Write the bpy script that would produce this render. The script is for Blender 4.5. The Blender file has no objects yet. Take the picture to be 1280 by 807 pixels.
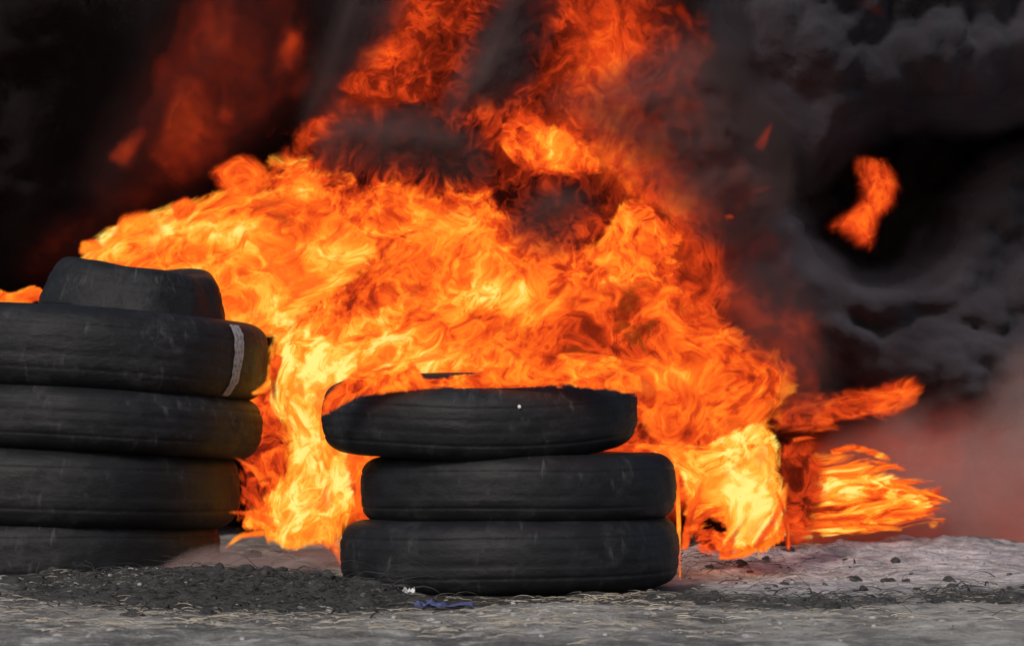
import bpy, bmesh, math, random
import numpy as np
from mathutils import Vector, Matrix, noise
R = math.radians
random.seed(7)
rng = np.random.default_rng(7)
scene = bpy.context.scene
COL = scene.collection

# ------------------------------------------------------------------ camera
CAM = Vector((0.0, -8.0, 0.451))
F = 3282.0                                    # focal length in pixels of the 1280 wide picture
TILT = math.atan(156.5 / F)
cd = bpy.data.cameras.new("camera")
cam = bpy.data.objects.new("camera", cd)
COL.objects.link(cam)
cam.location = CAM
cam.rotation_euler = (R(90) + TILT, 0, 0)
cd.sensor_width = 36.0
cd.lens = 36.0 * F / 1280.0
cd.clip_end = 3000
cd.dof.use_dof = True
cd.dof.focus_distance = 8.3
cd.dof.aperture_fstop = 5.6
scene.camera = cam

# ------------------------------------------------------------------ light
SUN_EL, SUN_AZ = R(36), R(202)                # azimuth from +Y towards +X; sun stands behind the camera, to the left
world = bpy.data.worlds.new("World")
scene.world = world
world.use_nodes = True
wn = world.node_tree
wn.nodes.clear()
sky = wn.nodes.new("ShaderNodeTexSky")
sky.sky_type = 'NISHITA'
sky.sun_disc = False
sky.sun_elevation = SUN_EL
sky.sun_rotation = SUN_AZ
sky.dust_density = 3.0
bg = wn.nodes.new("ShaderNodeBackground")
bg.inputs["Strength"].default_value = 0.095
wo = wn.nodes.new("ShaderNodeOutputWorld")
wn.links.new(sky.outputs[0], bg.inputs[0])
wn.links.new(bg.outputs[0], wo.inputs[0])
sl = bpy.data.lights.new("sun", 'SUN')
sl.energy = 1.5
sl.angle = R(12)
sl.color = (1.0, 0.95, 0.88)
so = bpy.data.objects.new("sun", sl)
COL.objects.link(so)
sd = Vector((math.sin(SUN_AZ) * math.cos(SUN_EL), math.cos(SUN_AZ) * math.cos(SUN_EL), math.sin(SUN_EL)))
so.rotation_euler = (-sd).to_track_quat('-Z', 'Y').to_euler()
so.location = (0, -4, 6)
scene.view_settings.view_transform = 'Standard'
scene.view_settings.look = 'None'
scene.view_settings.exposure = 0.2
scene.view_settings.gamma = 1.0
scene.view_settings.use_curve_mapping = False
cy = scene.cycles
cy.transparent_max_bounces = 48
cy.max_bounces = 4
cy.diffuse_bounces = 2
cy.glossy_bounces = 2
cy.use_denoising = True
cy.sample_clamp_indirect = 4.0

# ------------------------------------------------------------------ helpers
ct, st = math.cos(TILT), math.sin(TILT)


def at(px, py, Y):
    """World point at depth Y that lies at photo pixel px, py."""
    u, v = (px - 640) / F, (403.5 - py) / F
    d = Vector((u, ct - v * st, st + v * ct))
    t = (Y - CAM.y) / d.y
    return CAM + d * t


def at_np(px, py, Y):
    u, v = (px - 640) / F, (403.5 - py) / F
    dy, dz = ct - v * st, st + v * ct
    t = (Y - CAM.y) / dy
    return CAM.x + u * t, CAM.z + dz * t


def to_px(x, y, z):
    ry, rz = y - CAM.y, z - CAM.z
    fwd = ry * ct + rz * st
    up = -ry * st + rz * ct
    return 640 + F * (x - CAM.x) / fwd, 403.5 - F * up / fwd


def tag(o, label=None, cat=None, group=None, kind=None):
    if label: o["label"] = label
    if cat: o["category"] = cat
    if group: o["group"] = group
    if kind: o["kind"] = kind
    return o


def empty(name, loc):
    o = bpy.data.objects.new(name, None)
    o.empty_display_size = 0.2
    o.location = loc
    COL.objects.link(o)
    return o


def mesh_obj(name, verts, faces, mat, parent=None, smooth=True, attrs=None):
    me = bpy.data.meshes.new(name)
    me.from_pydata([tuple(v) for v in verts], [], faces)
    if smooth:
        me.polygons.foreach_set("use_smooth", [True] * len(me.polygons))
    for k, a in (attrs or {}).items():
        a = np.asarray(a, dtype=np.float32)
        if a.ndim == 1:
            at_ = me.attributes.new(k, 'FLOAT', 'POINT')
            at_.data.foreach_set("value", a)
        else:
            at_ = me.attributes.new(k, 'FLOAT_VECTOR', 'POINT')
            at_.data.foreach_set("vector", a.ravel())
    me.update()
    if mat: me.materials.append(mat)
    o = bpy.data.objects.new(name, me)
    COL.objects.link(o)
    if parent is not None:
        o.parent = parent
        o.matrix_parent_inverse = Matrix.Translation(parent.location).inverted()
    return o


class NT:
    """Short hand for building a node tree."""
    def __init__(self, name):
        self.m = bpy.data.materials.new(name)
        self.m.use_nodes = True
        self.t = self.m.node_tree
        self.t.nodes.clear()
        self.out = self.t.nodes.new("ShaderNodeOutputMaterial")

    def n(self, typ, **kw):
        nd = self.t.nodes.new("ShaderNode" + typ)
        for k, v in kw.items():
            setattr(nd, k, v)
        return nd

    def put(self, sock, v):
        if isinstance(v, bpy.types.NodeSocket):
            self.t.links.new(v, sock)
        elif v is not None:
            sock.default_value = v

    def math(self, op, a, b=None, c=None, clamp=False):
        nd = self.n("Math", operation=op, use_clamp=clamp)
        self.put(nd.inputs[0], a); self.put(nd.inputs[1], b); self.put(nd.inputs[2], c)
        return nd.outputs[0]

    def vmath(self, op, a, b=None, scale=None):
        nd = self.n("VectorMath", operation=op)
        self.put(nd.inputs[0], a); self.put(nd.inputs[1], b)
        if scale is not None: self.put(nd.inputs["Scale"], scale)
        return nd.outputs[0]

    def attr(self, name):
        return self.n("Attribute", attribute_name=name)

    def noise(self, vec, scale, detail=4, rough=0.55, dist=0.0, typ='FBM', dim='3D', norm=True):
        nd = self.n("TexNoise", noise_dimensions=dim)
        nd.noise_type = typ
        if typ == 'FBM': nd.normalize = norm
        self.put(nd.inputs["Vector"], vec)
        nd.inputs["Scale"].default_value = scale
        nd.inputs["Detail"].default_value = detail
        nd.inputs["Roughness"].default_value = rough
        nd.inputs["Distortion"].default_value = dist
        return nd

    def ramp(self, fac, stops, interp='LINEAR'):
        nd = self.n("ValToRGB")
        cr = nd.color_ramp
        cr.interpolation = interp
        cr.elements[0].position, cr.elements[-1].position = stops[0][0], stops[-1][0]
        for p, c in stops[1:-1]: cr.elements.new(p)
        for e, (p, c) in zip(cr.elements, stops):
            e.color = (c[0], c[1], c[2], 1) if not isinstance(c, float) else (c, c, c, 1)
        self.put(nd.inputs[0], fac)
        return nd.outputs[0]

    def maprange(self, v, a, b, c=0.0, d=1.0, smooth=False):
        nd = self.n("MapRange", interpolation_type='SMOOTHSTEP' if smooth else 'LINEAR')
        self.put(nd.inputs[0], v)
        for i, x in zip((1, 2, 3, 4), (a, b, c, d)): self.put(nd.inputs[i], x)
        return nd.outputs[0]

    def mixc(self, fac, a, b):
        nd = self.n("Mix", data_type='RGBA')
        self.put(nd.inputs[0], fac); self.put(nd.inputs[6], a); self.put(nd.inputs[7], b)
        return nd.outputs[2]

    def link(self, a, b):
        self.t.links.new(a, b)


# ------------------------------------------------------------------ materials
def rubber_material(name, base=0.022, dust=0.10, stripes=1.0):
    m = NT(name)
    pos = m.n("TexCoord").outputs["Object"]
    geo = m.n("NewGeometry").outputs["Position"]
    sep = m.n("SeparateXYZ"); m.link(pos, sep.inputs[0])
    z = sep.outputs[2]
    # fine circumferential wear lines, broken up by noise
    ang = m.math('ARCTAN2', sep.outputs[1], sep.outputs[0])
    cyl = m.n("CombineXYZ")
    m.put(cyl.inputs[0], m.math('MULTIPLY', ang, 0.30)); m.put(cyl.inputs[1], z); m.put(cyl.inputs[2], 0.0)
    lines = m.noise(cyl.outputs[0], 42, 5, 0.65).outputs[0]
    big = m.noise(geo, 5.5, 5, 0.6, 0.4).outputs[0]
    scuff = m.noise(geo, 19, 6, 0.7, 0.6).outputs[0]
    d = m.maprange(m.math('ADD', m.math('MULTIPLY', big, 0.6), m.math('MULTIPLY', scuff, 0.4)), 0.44, 0.72, 0, 1, True)
    d2 = m.math('MULTIPLY', d, m.maprange(lines, 0.40, 0.62, 0.15, 1.0))
    c = m.mixc(d2, (base * .96, base * 0.99, base * 1.2, 1), (dust * .98, dust * 0.98, dust * 1.08, 1))
    cv = m.n("CombineXYZ")
    m.put(cv.inputs[0], m.math('MULTIPLY', ang, 6.0)); m.put(cv.inputs[1], m.math('MULTIPLY', z, 4.0)); m.put(cv.inputs[2], 3.0)
    smear = m.noise(cv.outputs[0], 3.0, 4, 0.6, 0.3).outputs[0]
    c = m.mixc(m.math('MULTIPLY', m.maprange(smear, 0.54, 0.74, 0, 0.55, True), m.maprange(big, 0.42, 0.6, 0, 1, True)), c, (0.075, 0.075, 0.08, 1))
    scratch = m.noise(geo, 70, 3, 0.6, 2.0).outputs[0]
    c = m.mixc(m.maprange(scratch, 0.68, 0.76, 0, 0.35), c, (0.10, 0.10, 0.105, 1))
    b = m.n("BsdfPrincipled")
    m.put(b.inputs["Base Color"], c)
    m.put(b.inputs["Roughness"], m.maprange(d, 0, 1, 0.55, 0.85))
    b.inputs["Specular IOR Level"].default_value = 0.22
    bump = m.n("Bump"); bump.inputs["Strength"].default_value = 0.5; bump.inputs["Distance"].default_value = 0.012
    h = m.math('ADD', m.math('MULTIPLY', lines, 0.55 * stripes), m.math('MULTIPLY', scuff, 0.22))
    m.put(bump.inputs["Height"], h)
    m.link(bump.outputs[0], b.inputs["Normal"])
    m.link(b.outputs[0], m.out.inputs[0])
    return m.m


def flame_material(name):
    """Glowing gas: emission follows temperature, the thin parts let light through."""
    m = NT(name)
    flow = m.attr("flow").outputs["Vector"]
    heat = m.attr("gas_heat").outputs["Fac"]
    edge = m.attr("edge").outputs["Fac"]
    w1 = m.vmath('SUBTRACT', m.noise(flow, 1.3, 3, 0.55).outputs[1], (0.5, 0.5, 0.5))
    p1 = m.vmath('ADD', flow, m.vmath('SCALE', w1, scale=0.75))
    w2 = m.vmath('SUBTRACT', m.noise(p1, 5.0, 2, 0.5).outputs[1], (0.5, 0.5, 0.5))
    p2 = m.vmath('ADD', p1, m.vmath('SCALE', w2, scale=0.20))
    lo = m.noise(p1, 2.3, 3, 0.55).outputs[0]
    mid = m.noise(p2, 6.0, 6, 0.62).outputs[0]
    fil = m.noise(p2, 4.2, 5, 0.6).outputs[0]
    ridge = m.math('ABSOLUTE', m.math('MULTIPLY_ADD', fil, 2.0, -1.0))      # 0 on the filaments
    ridge = m.maprange(ridge, 0.0, 0.24, 1.0, 0.0, True)
    fine = m.noise(p2, 17, 4, 0.6).outputs[0]
    sharp = m.math('SUBTRACT', 1.0, m.attr('soft').outputs['Fac'])
    t = m.math('MULTIPLY_ADD', m.math('SUBTRACT', lo, 0.5), 0.70, m.math('ADD', heat, 0.005))
    t = m.math('MULTIPLY_ADD', m.math('SUBTRACT', mid, 0.5), m.math('MULTIPLY', sharp, 0.74), t)
    t = m.math('MULTIPLY_ADD', m.math('SUBTRACT', ridge, 0.30), m.math('MULTIPLY', sharp, 0.20), t)
    t = m.math('MULTIPLY_ADD', m.math('SUBTRACT', fine, 0.5), m.math('MULTIPLY', sharp, 0.34), t)
    t = m.math('SUBTRACT', t, m.math('MULTIPLY', m.math('MULTIPLY', m.math('SUBTRACT', 1.0, edge), m.attr('soft').outputs['Fac']), m.math('MULTIPLY', 0.42, m.math('GREATER_THAN', sharp, 0.0))))
    S = 1.06
    stops = [(0.0, (0.004, 0.0006, 0.0004)), (0.18, (0.03, 0.003, 0.0015)), (0.34, (0.20, 0.014, 0.004)),
             (0.50, (0.68, 0.052, 0.008)), (0.64, (1.0, 0.135, 0.011)), (0.78, (1.03, 0.27, 0.018)),
             (0.90, (1.05, 0.50, 0.055)), (1.0, (1.06, 0.78, 0.20))]
    col = m.ramp(t, [(p, tuple(x / S for x in c)) for p, c in stops])
    em = m.n("Emission")
    m.link(col, em.inputs[0])
    em.inputs[1].default_value = S
    a = m.math('MULTIPLY_ADD', m.math('SUBTRACT', mid, 0.5), m.math('MULTIPLY', sharp, 1.6), edge)
    a = m.math('MULTIPLY_ADD', m.math('SUBTRACT', fine, 0.5), m.math('MULTIPLY', sharp, 0.6), a)
    a = m.math('MULTIPLY_ADD', m.math('SUBTRACT', lo, 0.5), 0.9, a)
    dens = m.attr("dens").outputs["Fac"]
    a = m.math('MULTIPLY', m.maprange(a, m.math('MULTIPLY', sharp, 0.18), m.math('SUBTRACT', 1.0, m.math('MULTIPLY', sharp, 0.38)), 0, 1, True), dens)
    a = m.math('MULTIPLY', a, m.maprange(edge, 0.0, m.math('MAXIMUM', 0.24, m.math('MULTIPLY_ADD', sharp, -0.9, 1.15)), 0, 1, True))
    tr = m.n("BsdfTransparent")
    mx = m.n("MixShader")
    m.put(mx.inputs[0], a); m.link(tr.outputs[0], mx.inputs[1]); m.link(em.outputs[0], mx.inputs[2])
    m.link(mx.outputs[0], m.out.inputs[0])
    return m.m


def smoke_material(name, col, soft=0.5, tear=1.3, through=0.3, puff=0.10):
    m = NT(name)
    geo = m.n("NewGeometry").outputs["Position"]
    edge = m.attr("edge").outputs["Fac"]
    dens = m.attr("dens").outputs["Fac"]
    w = m.vmath('SUBTRACT', m.noise(geo, 0.9, 2, 0.5).outputs[1], (0.5, 0.5, 0.5))
    p = m.vmath('ADD', geo, m.vmath('SCALE', w, scale=0.5))
    n1 = m.noise(p, 1.5, 5, 0.55).outputs[0]
    n2 = m.noise(p, 4.5, 4, 0.55).outputs[0]
    a = m.math('MULTIPLY_ADD', m.math('SUBTRACT', n1, 0.5), tear, edge)
    a = m.math('MULTIPLY_ADD', m.math('SUBTRACT', n2, 0.5), tear * .45, a)
    a = m.math('MULTIPLY', m.maprange(a, 0.0, soft + 0.35, 0, 1, True), dens)
    d = m.n("BsdfDiffuse")
    c = m.mixc(m.maprange(n1, 0.3, 0.7), (col[0] * 0.6, col[1] * 0.6, col[2] * 0.6, 1), (*col, 1))
    m.put(d.inputs[0], c)
    d.inputs[1].default_value = 1.0
    tl = m.n("BsdfTranslucent")
    m.put(tl.inputs[0], c)
    ms = m.n("MixShader"); ms.inputs[0].default_value = through
    m.link(d.outputs[0], ms.inputs[1]); m.link(tl.outputs[0], ms.inputs[2])
    bump = m.n("Bump"); bump.inputs["Strength"].default_value = 0.5; bump.inputs["Distance"].default_value = puff
    m.put(bump.inputs["Height"], n2)
    m.link(bump.outputs[0], d.inputs["Normal"])
    a = m.math('MULTIPLY', a, m.maprange(edge, 0.0, 0.3, 0, 1, True))
    tr = m.n("BsdfTransparent")
    mx = m.n("MixShader")
    m.put(mx.inputs[0], a); m.link(tr.outputs[0], mx.inputs[1]); m.link(ms.outputs[0], mx.inputs[2])
    m.link(mx.outputs[0], m.out.inputs[0])
    return m.m


def ground_material():
    m = NT("dusty_ground")
    geo = m.n("NewGeometry").outputs["Position"]
    ash = m.attr("ash").outputs["Fac"]
    soot = m.attr("soot").outputs["Fac"]
    st_ = m.vmath('MULTIPLY', geo, (1.0, 0.35, 1.0))
    big = m.noise(st_, 2.2, 6, 0.62, 0.5).outputs[0]
    mid = m.noise(geo, 9, 7, 0.68, 0.4).outputs[0]
    grit = m.noise(geo, 55, 5, 0.7).outputs[0]
    c = m.mixc(m.maprange(big, 0.36, 0.62, 0, 1, True), (0.115, 0.112, 0.106, 1), (0.31, 0.298, 0.272, 1))
    c = m.mixc(m.maprange(mid, 0.50, 0.68, 0, 0.8, True), c, (0.48, 0.46, 0.42, 1))
    c = m.mixc(m.maprange(mid, 0.50, 0.34, 0, 0.7, True), c, (0.07, 0.065, 0.06, 1))
    ac = m.mixc(m.maprange(mid, 0.36, 0.62, 0, 1), (0.20, 0.185, 0.205, 1), (0.74, 0.69, 0.73, 1))
    fa = m.math('MULTIPLY', ash, m.maprange(big, 0.3, 0.6, 0.5, 1.0), clamp=True)
    c = m.mixc(fa, c, ac)
    fs = m.math('ADD', soot, m.math('MULTIPLY', m.math('SUBTRACT', mid, 0.5), 1.6))
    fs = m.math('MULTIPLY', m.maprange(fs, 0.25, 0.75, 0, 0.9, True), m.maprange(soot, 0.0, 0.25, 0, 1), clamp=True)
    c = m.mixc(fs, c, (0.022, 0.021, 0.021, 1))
    c = m.mixc(m.maprange(grit, 0.56, 0.70, 0, 0.55), c, (0.50, 0.47, 0.42, 1))
    c = m.mixc(m.maprange(grit, 0.44, 0.32, 0, 0.65), c, (0.03, 0.03, 0.03, 1))
    b = m.n("BsdfPrincipled")
    m.put(b.inputs["Base Color"], c)
    b.inputs["Roughness"].default_value = 0.95
    b.inputs["Specular IOR Level"].default_value = 0.1
    bump = m.n("Bump"); bump.inputs["Strength"].default_value = 0.8; bump.inputs["Distance"].default_value = 0.03
    m.put(bump.inputs["Height"], m.math('ADD', mid, m.math('MULTIPLY', grit, 0.4)))
    m.link(bump.outputs[0], b.inputs["Normal"])
    m.link(b.outputs[0], m.out.inputs[0])
    return m.m


def plain_material(name, c1, c2, scale=20, rough=0.9):
    m = NT(name)
    geo = m.n("NewGeometry").outputs["Position"]
    n = m.noise(geo, scale, 5, 0.65, 0.3).outputs[0]
    b = m.n("BsdfPrincipled")
    m.put(b.inputs["Base Color"], m.mixc(m.maprange(n, 0.35, 0.65), (*c1, 1), (*c2, 1)))
    b.inputs["Roughness"].default_value = rough
    m.link(b.outputs[0], m.out.inputs[0])
    return m.m


M_RUB = rubber_material("worn_rubber", 0.0095, 0.036)
M_RUB2 = rubber_material("worn_rubber_grooved", 0.0095, 0.036, 1.6)
M_SIDE = rubber_material("sidewall_rubber", 0.010, 0.032, 0.7)
M_FLAME = flame_material("flame_gas")
M_GROUND = ground_material()
M_CHAR = plain_material("charred_matter", (0.008, 0.008, 0.008), (0.05, 0.048, 0.047), 30)
M_ASH = plain_material("grey_ash", (0.12, 0.115, 0.115), (0.42, 0.40, 0.40), 40)
M_STRAW = plain_material("dry_straw", (0.16, 0.13, 0.09), (0.45, 0.40, 0.32), 6)
M_BLUE = plain_material("blue_plastic", (0.035, 0.045, 0.13), (0.07, 0.085, 0.22), 25, 0.5)
M_WHITE = plain_material("pale_scrap", (0.5, 0.5, 0.5), (0.8, 0.8, 0.8), 30)

# ------------------------------------------------------------------ ground
def smooth01(x): x = np.clip(x, 0, 1); return x * x * (3 - 2 * x)


def px_ground(px, py):
    u, v = (px - 640) / F, (403.5 - py) / F
    d = Vector((u, ct - v * st, st + v * ct))
    t = -CAM.z / d.z
    p = CAM + d * t
    return p.x, p.y


def ground_height(x, y):
    h = 0.018 * noise.fractal(Vector((x * 1.7, y * 1.7, 3.1)), 0.9, 2.1, 5)
    h += 0.012 * noise.noise(Vector((x * 9, y * 9, 0.3)))
    # ash heap in front of and between the stacks
    for (cx, cy, rx, ry, a) in HEAPS:
        q = ((x - cx) / rx) ** 2 + ((y - cy) / ry) ** 2
        if q < 6:
            h += a * math.exp(-q * 1.4) * (1 + 0.45 * noise.fractal(Vector((x * 7, y * 7, 1.7)), 0.8, 2.2, 4))
    return h


HEAPS = []
for (px, py, rx, ry, a) in [(70, 735, .40, .22, .05), (250, 738, .35, .25, .07), (400, 742, .28, .22, .05),
                            (470, 752, .12, .12, .045), (335, 722, .30, .25, .09), (1050, 700, .9, .8, .05), (900, 705, .3, .4, .04),
                            (1180, 690, .6, .7, .05), (500, 757, .08, .08, .03)]:
    gx, gy = px_ground(px, py)
    HEAPS.append((gx, gy, rx, ry, a))


def build_ground():
    def axis(lo, hi, step, far, grow=1.22):
        a = list(np.arange(lo, hi + 1e-6, step))
        s, v = step, hi
        while v < far: s *= grow; v += s; a.append(v)
        s, v = step, lo
        pre = []
        while v > -far: s *= grow; v -= s; pre.append(v)
        return pre[::-1] + a
    xs = axis(-2.6, 3.4, 0.028, 900)
    ys = axis(-2.3, 5.0, 0.03, 900)
    verts, ash, soot = [], [], []
    for y in ys:
        for x in xs:
            near = abs(x) < 12 and -9 < y < 16
            h = ground_height(x, y) if near else 0.0
            verts.append((x, y, h))
    V = np.array(verts)
    P = to_px(V[:, 0], np.maximum(V[:, 1], -7.5), 0 * V[:, 2])
    px, py = P
    A = np.zeros(len(V)); S = np.zeros(len(V))
    for (cx, cy, rx, ry, a) in [(1080, 712, 210, 26, 1.0), (930, 722, 110, 20, .7), (1240, 700, 120, 30, .6), (350, 706, 110, 12, .5), (110, 722, 90, 6, .5)]:
        A += a * np.exp(-(((px - cx) / rx) ** 2 + ((py - cy) / ry) ** 2))
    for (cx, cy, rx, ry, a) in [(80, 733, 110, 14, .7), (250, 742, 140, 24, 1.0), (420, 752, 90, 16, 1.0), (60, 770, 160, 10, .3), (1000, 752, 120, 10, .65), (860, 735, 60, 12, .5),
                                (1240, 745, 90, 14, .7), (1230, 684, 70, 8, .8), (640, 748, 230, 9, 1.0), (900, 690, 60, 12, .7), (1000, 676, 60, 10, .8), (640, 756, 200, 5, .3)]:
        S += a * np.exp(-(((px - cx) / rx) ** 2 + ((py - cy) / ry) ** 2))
    # scorched earth under and behind the fire
    S += 0.9 * smooth01((V[:, 1] - 4.5) / 2) * (np.abs(V[:, 0]) < 9)
    nx = len(xs)
    faces = [(j * nx + i, j * nx + i + 1, (j + 1) * nx + i + 1, (j + 1) * nx + i) for j in range(len(ys) - 1) for i in range(nx - 1)]
    o = mesh_obj("ground", verts, faces, M_GROUND, attrs={"ash": np.clip(A, 0, 1), "soot": np.clip(S, 0, 1)})
    o["kind"] = "structure"
    return o


build_ground()

# ------------------------------------------------------------------ tyres
def tyre_ring(prof, seed, sag, segs=144, wob=0.006, cone=0.0):
    verts, faces = [], []
    n = len(prof)
    for k in range(segs):
        a = 2 * math.pi * k / segs
        ca, sa = math.cos(a), math.sin(a)
        dz = sag * noise.noise(Vector((ca * 0.9, sa * 0.9, seed)))
        dr = wob * noise.noise(Vector((ca * 2.2, sa * 2.2, seed + 9)))
        for (r, z) in prof:
            w = 0.004 * noise.noise(Vector((ca * 7, sa * 7, z * 22 + seed)))
            rr = r + (dr + w) * (r / prof[n // 2][0]) - cone * z
            verts.append((rr * ca, rr * sa, z + dz))
    for k in range(segs):
        k2 = (k + 1) % segs
        for j in range(n - 1):
            faces.append((k * n + j, k2 * n + j, k2 * n + j + 1, k * n + j + 1))
    return verts, faces


def make_tyre(label, group, center, Rad, W, rx=0.0, ry=0.0, seed=0.0, power=2.7, sag=0.012, cone=0.0, mat=None, wob=.006):
    """Tyre lying flat: tread, two sidewalls with bead rings."""
    t = empty("tyre", center)
    tag(t, label, "tyre", group)
    rc = Rad * 0.80                               # centre of the section
    a, b = Rad - rc, W / 2
    a2 = rc - Rad * 0.54
    out = []
    N = 72
    for i in range(N + 1):
        th = -math.pi / 2 + math.pi * i / N
        c, s = math.cos(th), math.sin(th)
        r = rc + a * abs(c) ** (2 / power)
        z = b * math.copysign(abs(s) ** (2 / power), s)
        for zg, dg in ((-.52, .0035), (-.18, .0022), (.16, .0022), (.50, .0035)):
            r -= dg * math.exp(-((z / b - zg) / .035) ** 2)
        out.append((r, z))
    k0, k1 = 15, N - 15
    tread = out[k0:k1 + 1]
    lower = out[:k0 + 1]
    upper = out[k1:]
    inner = [(rc - a2 * 0.35, b * 0.985), (rc - a2 * 0.7, b * 0.90), (rc - a2 * 0.93, b * 0.80), (rc - a2, b * 0.72),
             (rc - a2 * 0.96, b * 0.66), (rc - a2 * 0.8, b * 0.70), (rc - a2 * 0.3, b * 0.80)]
    parts = [("tread", tread, mat or M_RUB),
             ("sidewall", upper + inner, M_SIDE),
             ("sidewall", [(r, -z) for r, z in inner[::-1]] + lower, M_SIDE),
             ("inner_liner", [(rc - a2 * 0.3, b * 0.80), (rc + a * 0.7, b * 0.6), (rc + a * 0.85, 0), (rc + a * 0.7, -b * 0.6), (rc - a2 * 0.3, -b * 0.80)], M_SIDE)]
    rot = Matrix.Rotation(ry, 3, 'Y') @ Matrix.Rotation(rx, 3, 'X')
    for nm, pf, mt in parts:
        v, f = tyre_ring(pf, seed, sag, cone=cone, wob=wob)
        v = [rot @ Vector(p) for p in v]
        me = mesh_obj(nm, v, f, mt)
        me.parent = t
    return t, rot


# right stack : front at Y = 0
def stack_right():
    g = "tyres of the low right stack"
    z = [0.112, 0.324, 0.528]
    make_tyre("lowest tyre of the right three-tyre stack, resting on the dusty ground", g, (0.000 - 0.008, 0.55, z[0]), 0.552, 0.232, seed=1.3, ry=R(-0.6), power=2.9)
    make_tyre("middle tyre of the right three-tyre stack, shifted right over the lowest one", g, (0.020, 0.55, z[1]), 0.512, 0.218, seed=4.1, ry=R(-0.8), power=3.0)
    return make_tyre("burning top tyre of the right three-tyre stack, overhanging to the left", g, (-0.104, 0.53, z[2] + 0.036), 0.512, 0.226, seed=7.7, ry=R(-0.7), rx=R(5.0), power=2.7)


TOP_R, TOP_ROT = stack_right()


def stack_left():
    g = "tyres of the tall left stack"
    Yc = 1.52

    def X(px): return (px - 640) / F * (Yc + 8)
    t5 = make_tyre("bottom tyre of the tall left stack, half sunk in ash", g, (X(72), Yc, 0.085), 0.590, 0.235, seed=11.2, ry=R(0.6), power=3.2)
    t4 = make_tyre("fourth tyre down in the tall left stack, just above the bottom one", g, (X(84), Yc, 0.318), 0.622, 0.275, seed=13.9, ry=R(2.0), power=3.0)
    t3 = make_tyre("third tyre down in the tall left stack, scuffed below the chalk striped one", g, (X(107), Yc, 0.560), 0.640, 0.232, seed=16.4, ry=R(3.6), power=2.7)
    t2 = make_tyre("second tyre down in the tall left stack, marked with a white chalk stripe", g, (X(111), Yc, 0.796), 0.652, 0.290, seed=19.1, ry=R(3.6), power=2.8, mat=M_RUB2)
    t1 = make_tyre("small buckled tyre crowning the tall left stack under the flames", g, (X(174), Yc - .12, 0.992), 0.322, 0.225, seed=23.8, ry=R(7.5), rx=R(2), power=3.2, sag=0.04, cone=0.30, wob=.03, mat=M_RUB2)
    return t2


T_CHALK, CH_ROT = stack_left()


def chalk():
    """White chalk stripe across the tread, 3 mm proud."""
    t = T_CHALK
    Rad, W = 0.652, 0.290
    rc, a, b, pw = Rad * .8, Rad * .2, W / 2, 2.8
    v, f = [], []
    nu, nv = 22, 5
    for i in range(nu + 1):
        th = R(-52) + R(104) * i / nu
        c, s = math.cos(th), math.sin(th)
        r = rc + a * abs(c) ** (2 / pw) + 0.006
        z = (b + .004) * math.copysign(abs(s) ** (2 / pw), s)
        for j in range(nv + 1):
            ang = R(-27.5) + R(4.6) * (j / nv - .5) * (0.75 + .5 * (i / nu)) - R(2.6) * (1 - i / nu) + R(0.7) * noise.noise(Vector((i * .7, j * .9, 2)))
            dr = .006 * noise.noise(Vector((math.cos(ang) * 2.2, math.sin(ang) * 2.2, 28.1)))
            v.append(CH_ROT @ Vector(((r + dr) * math.cos(ang), (r + dr) * math.sin(ang), z + .012 * noise.noise(Vector((math.cos(ang) * .9, math.sin(ang) * .9, 19.1))))))
    for i in range(nu):
        for j in range(nv):
            q = i * (nv + 1) + j
            f.append((q, q + 1, q + nv + 2, q + nv + 1))
    m = NT("white_chalk")
    geo = m.n("NewGeometry").outputs["Position"]
    n = m.noise(geo, 60, 5, 0.7).outputs[0]
    b_ = m.n("BsdfDiffuse"); b_.inputs[0].default_value = (0.42, 0.42, 0.44, 1)
    tr = m.n("BsdfTransparent"); mx = m.n("MixShader")
    m.put(mx.inputs[0], m.maprange(n, 0.30, 0.68, 0.40, 0.85, True)); m.link(tr.outputs[0], mx.inputs[1]); m.link(b_.outputs[0], mx.inputs[2])
    m.link(mx.outputs[0], m.out.inputs[0])
    o = mesh_obj("chalk_stripe", v, f, m.m)
    o.parent = t


chalk()


def fleck():
    m = M_WHITE
    bm = bmesh.new()
    bmesh.ops.create_icosphere(bm, subdivisions=2, radius=0.006)
    for v in bm.verts: v.co *= 1 + .3 * noise.noise(v.co * 200)
    me = bpy.data.meshes.new("pale_fleck"); bm.to_mesh(me); bm.free()
    me.materials.append(m)
    o = bpy.data.objects.new("pale_fleck", me)
    COL.objects.link(o); o.parent = TOP_R
    a = R(-75.5)
    o.location = TOP_ROT @ Vector((.507 * math.cos(a), .507 * math.sin(a), .055))


fleck()

# ------------------------------------------------------------------ soft bodies: flames and smoke
def poly_sdf(px, py, poly):
    """Signed distance (inside positive) of points to a polygon, all in pixels."""
    poly = np.asarray(poly, float)
    d = np.full(px.shape, 1e18)
    ins = np.zeros(px.shape, bool)
    n = len(poly)
    for i in range(n):
        a, b = poly[i], poly[(i + 1) % n]
        e = b - a
        wx, wy = px - a[0], py - a[1]
        t = np.clip((wx * e[0] + wy * e[1]) / (e @ e + 1e-12), 0, 1)
        dx, dy = wx - e[0] * t, wy - e[1] * t
        d = np.minimum(d, dx * dx + dy * dy)
        c1, c2 = a[1] <= py, b[1] > py
        cr = e[0] * wy - e[1] * wx
        ins ^= ((c1 & c2 & (cr > 0)) | (~c1 & ~c2 & (cr < 0)))
    d = np.sqrt(d)
    return np.where(ins, d, -d)


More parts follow.
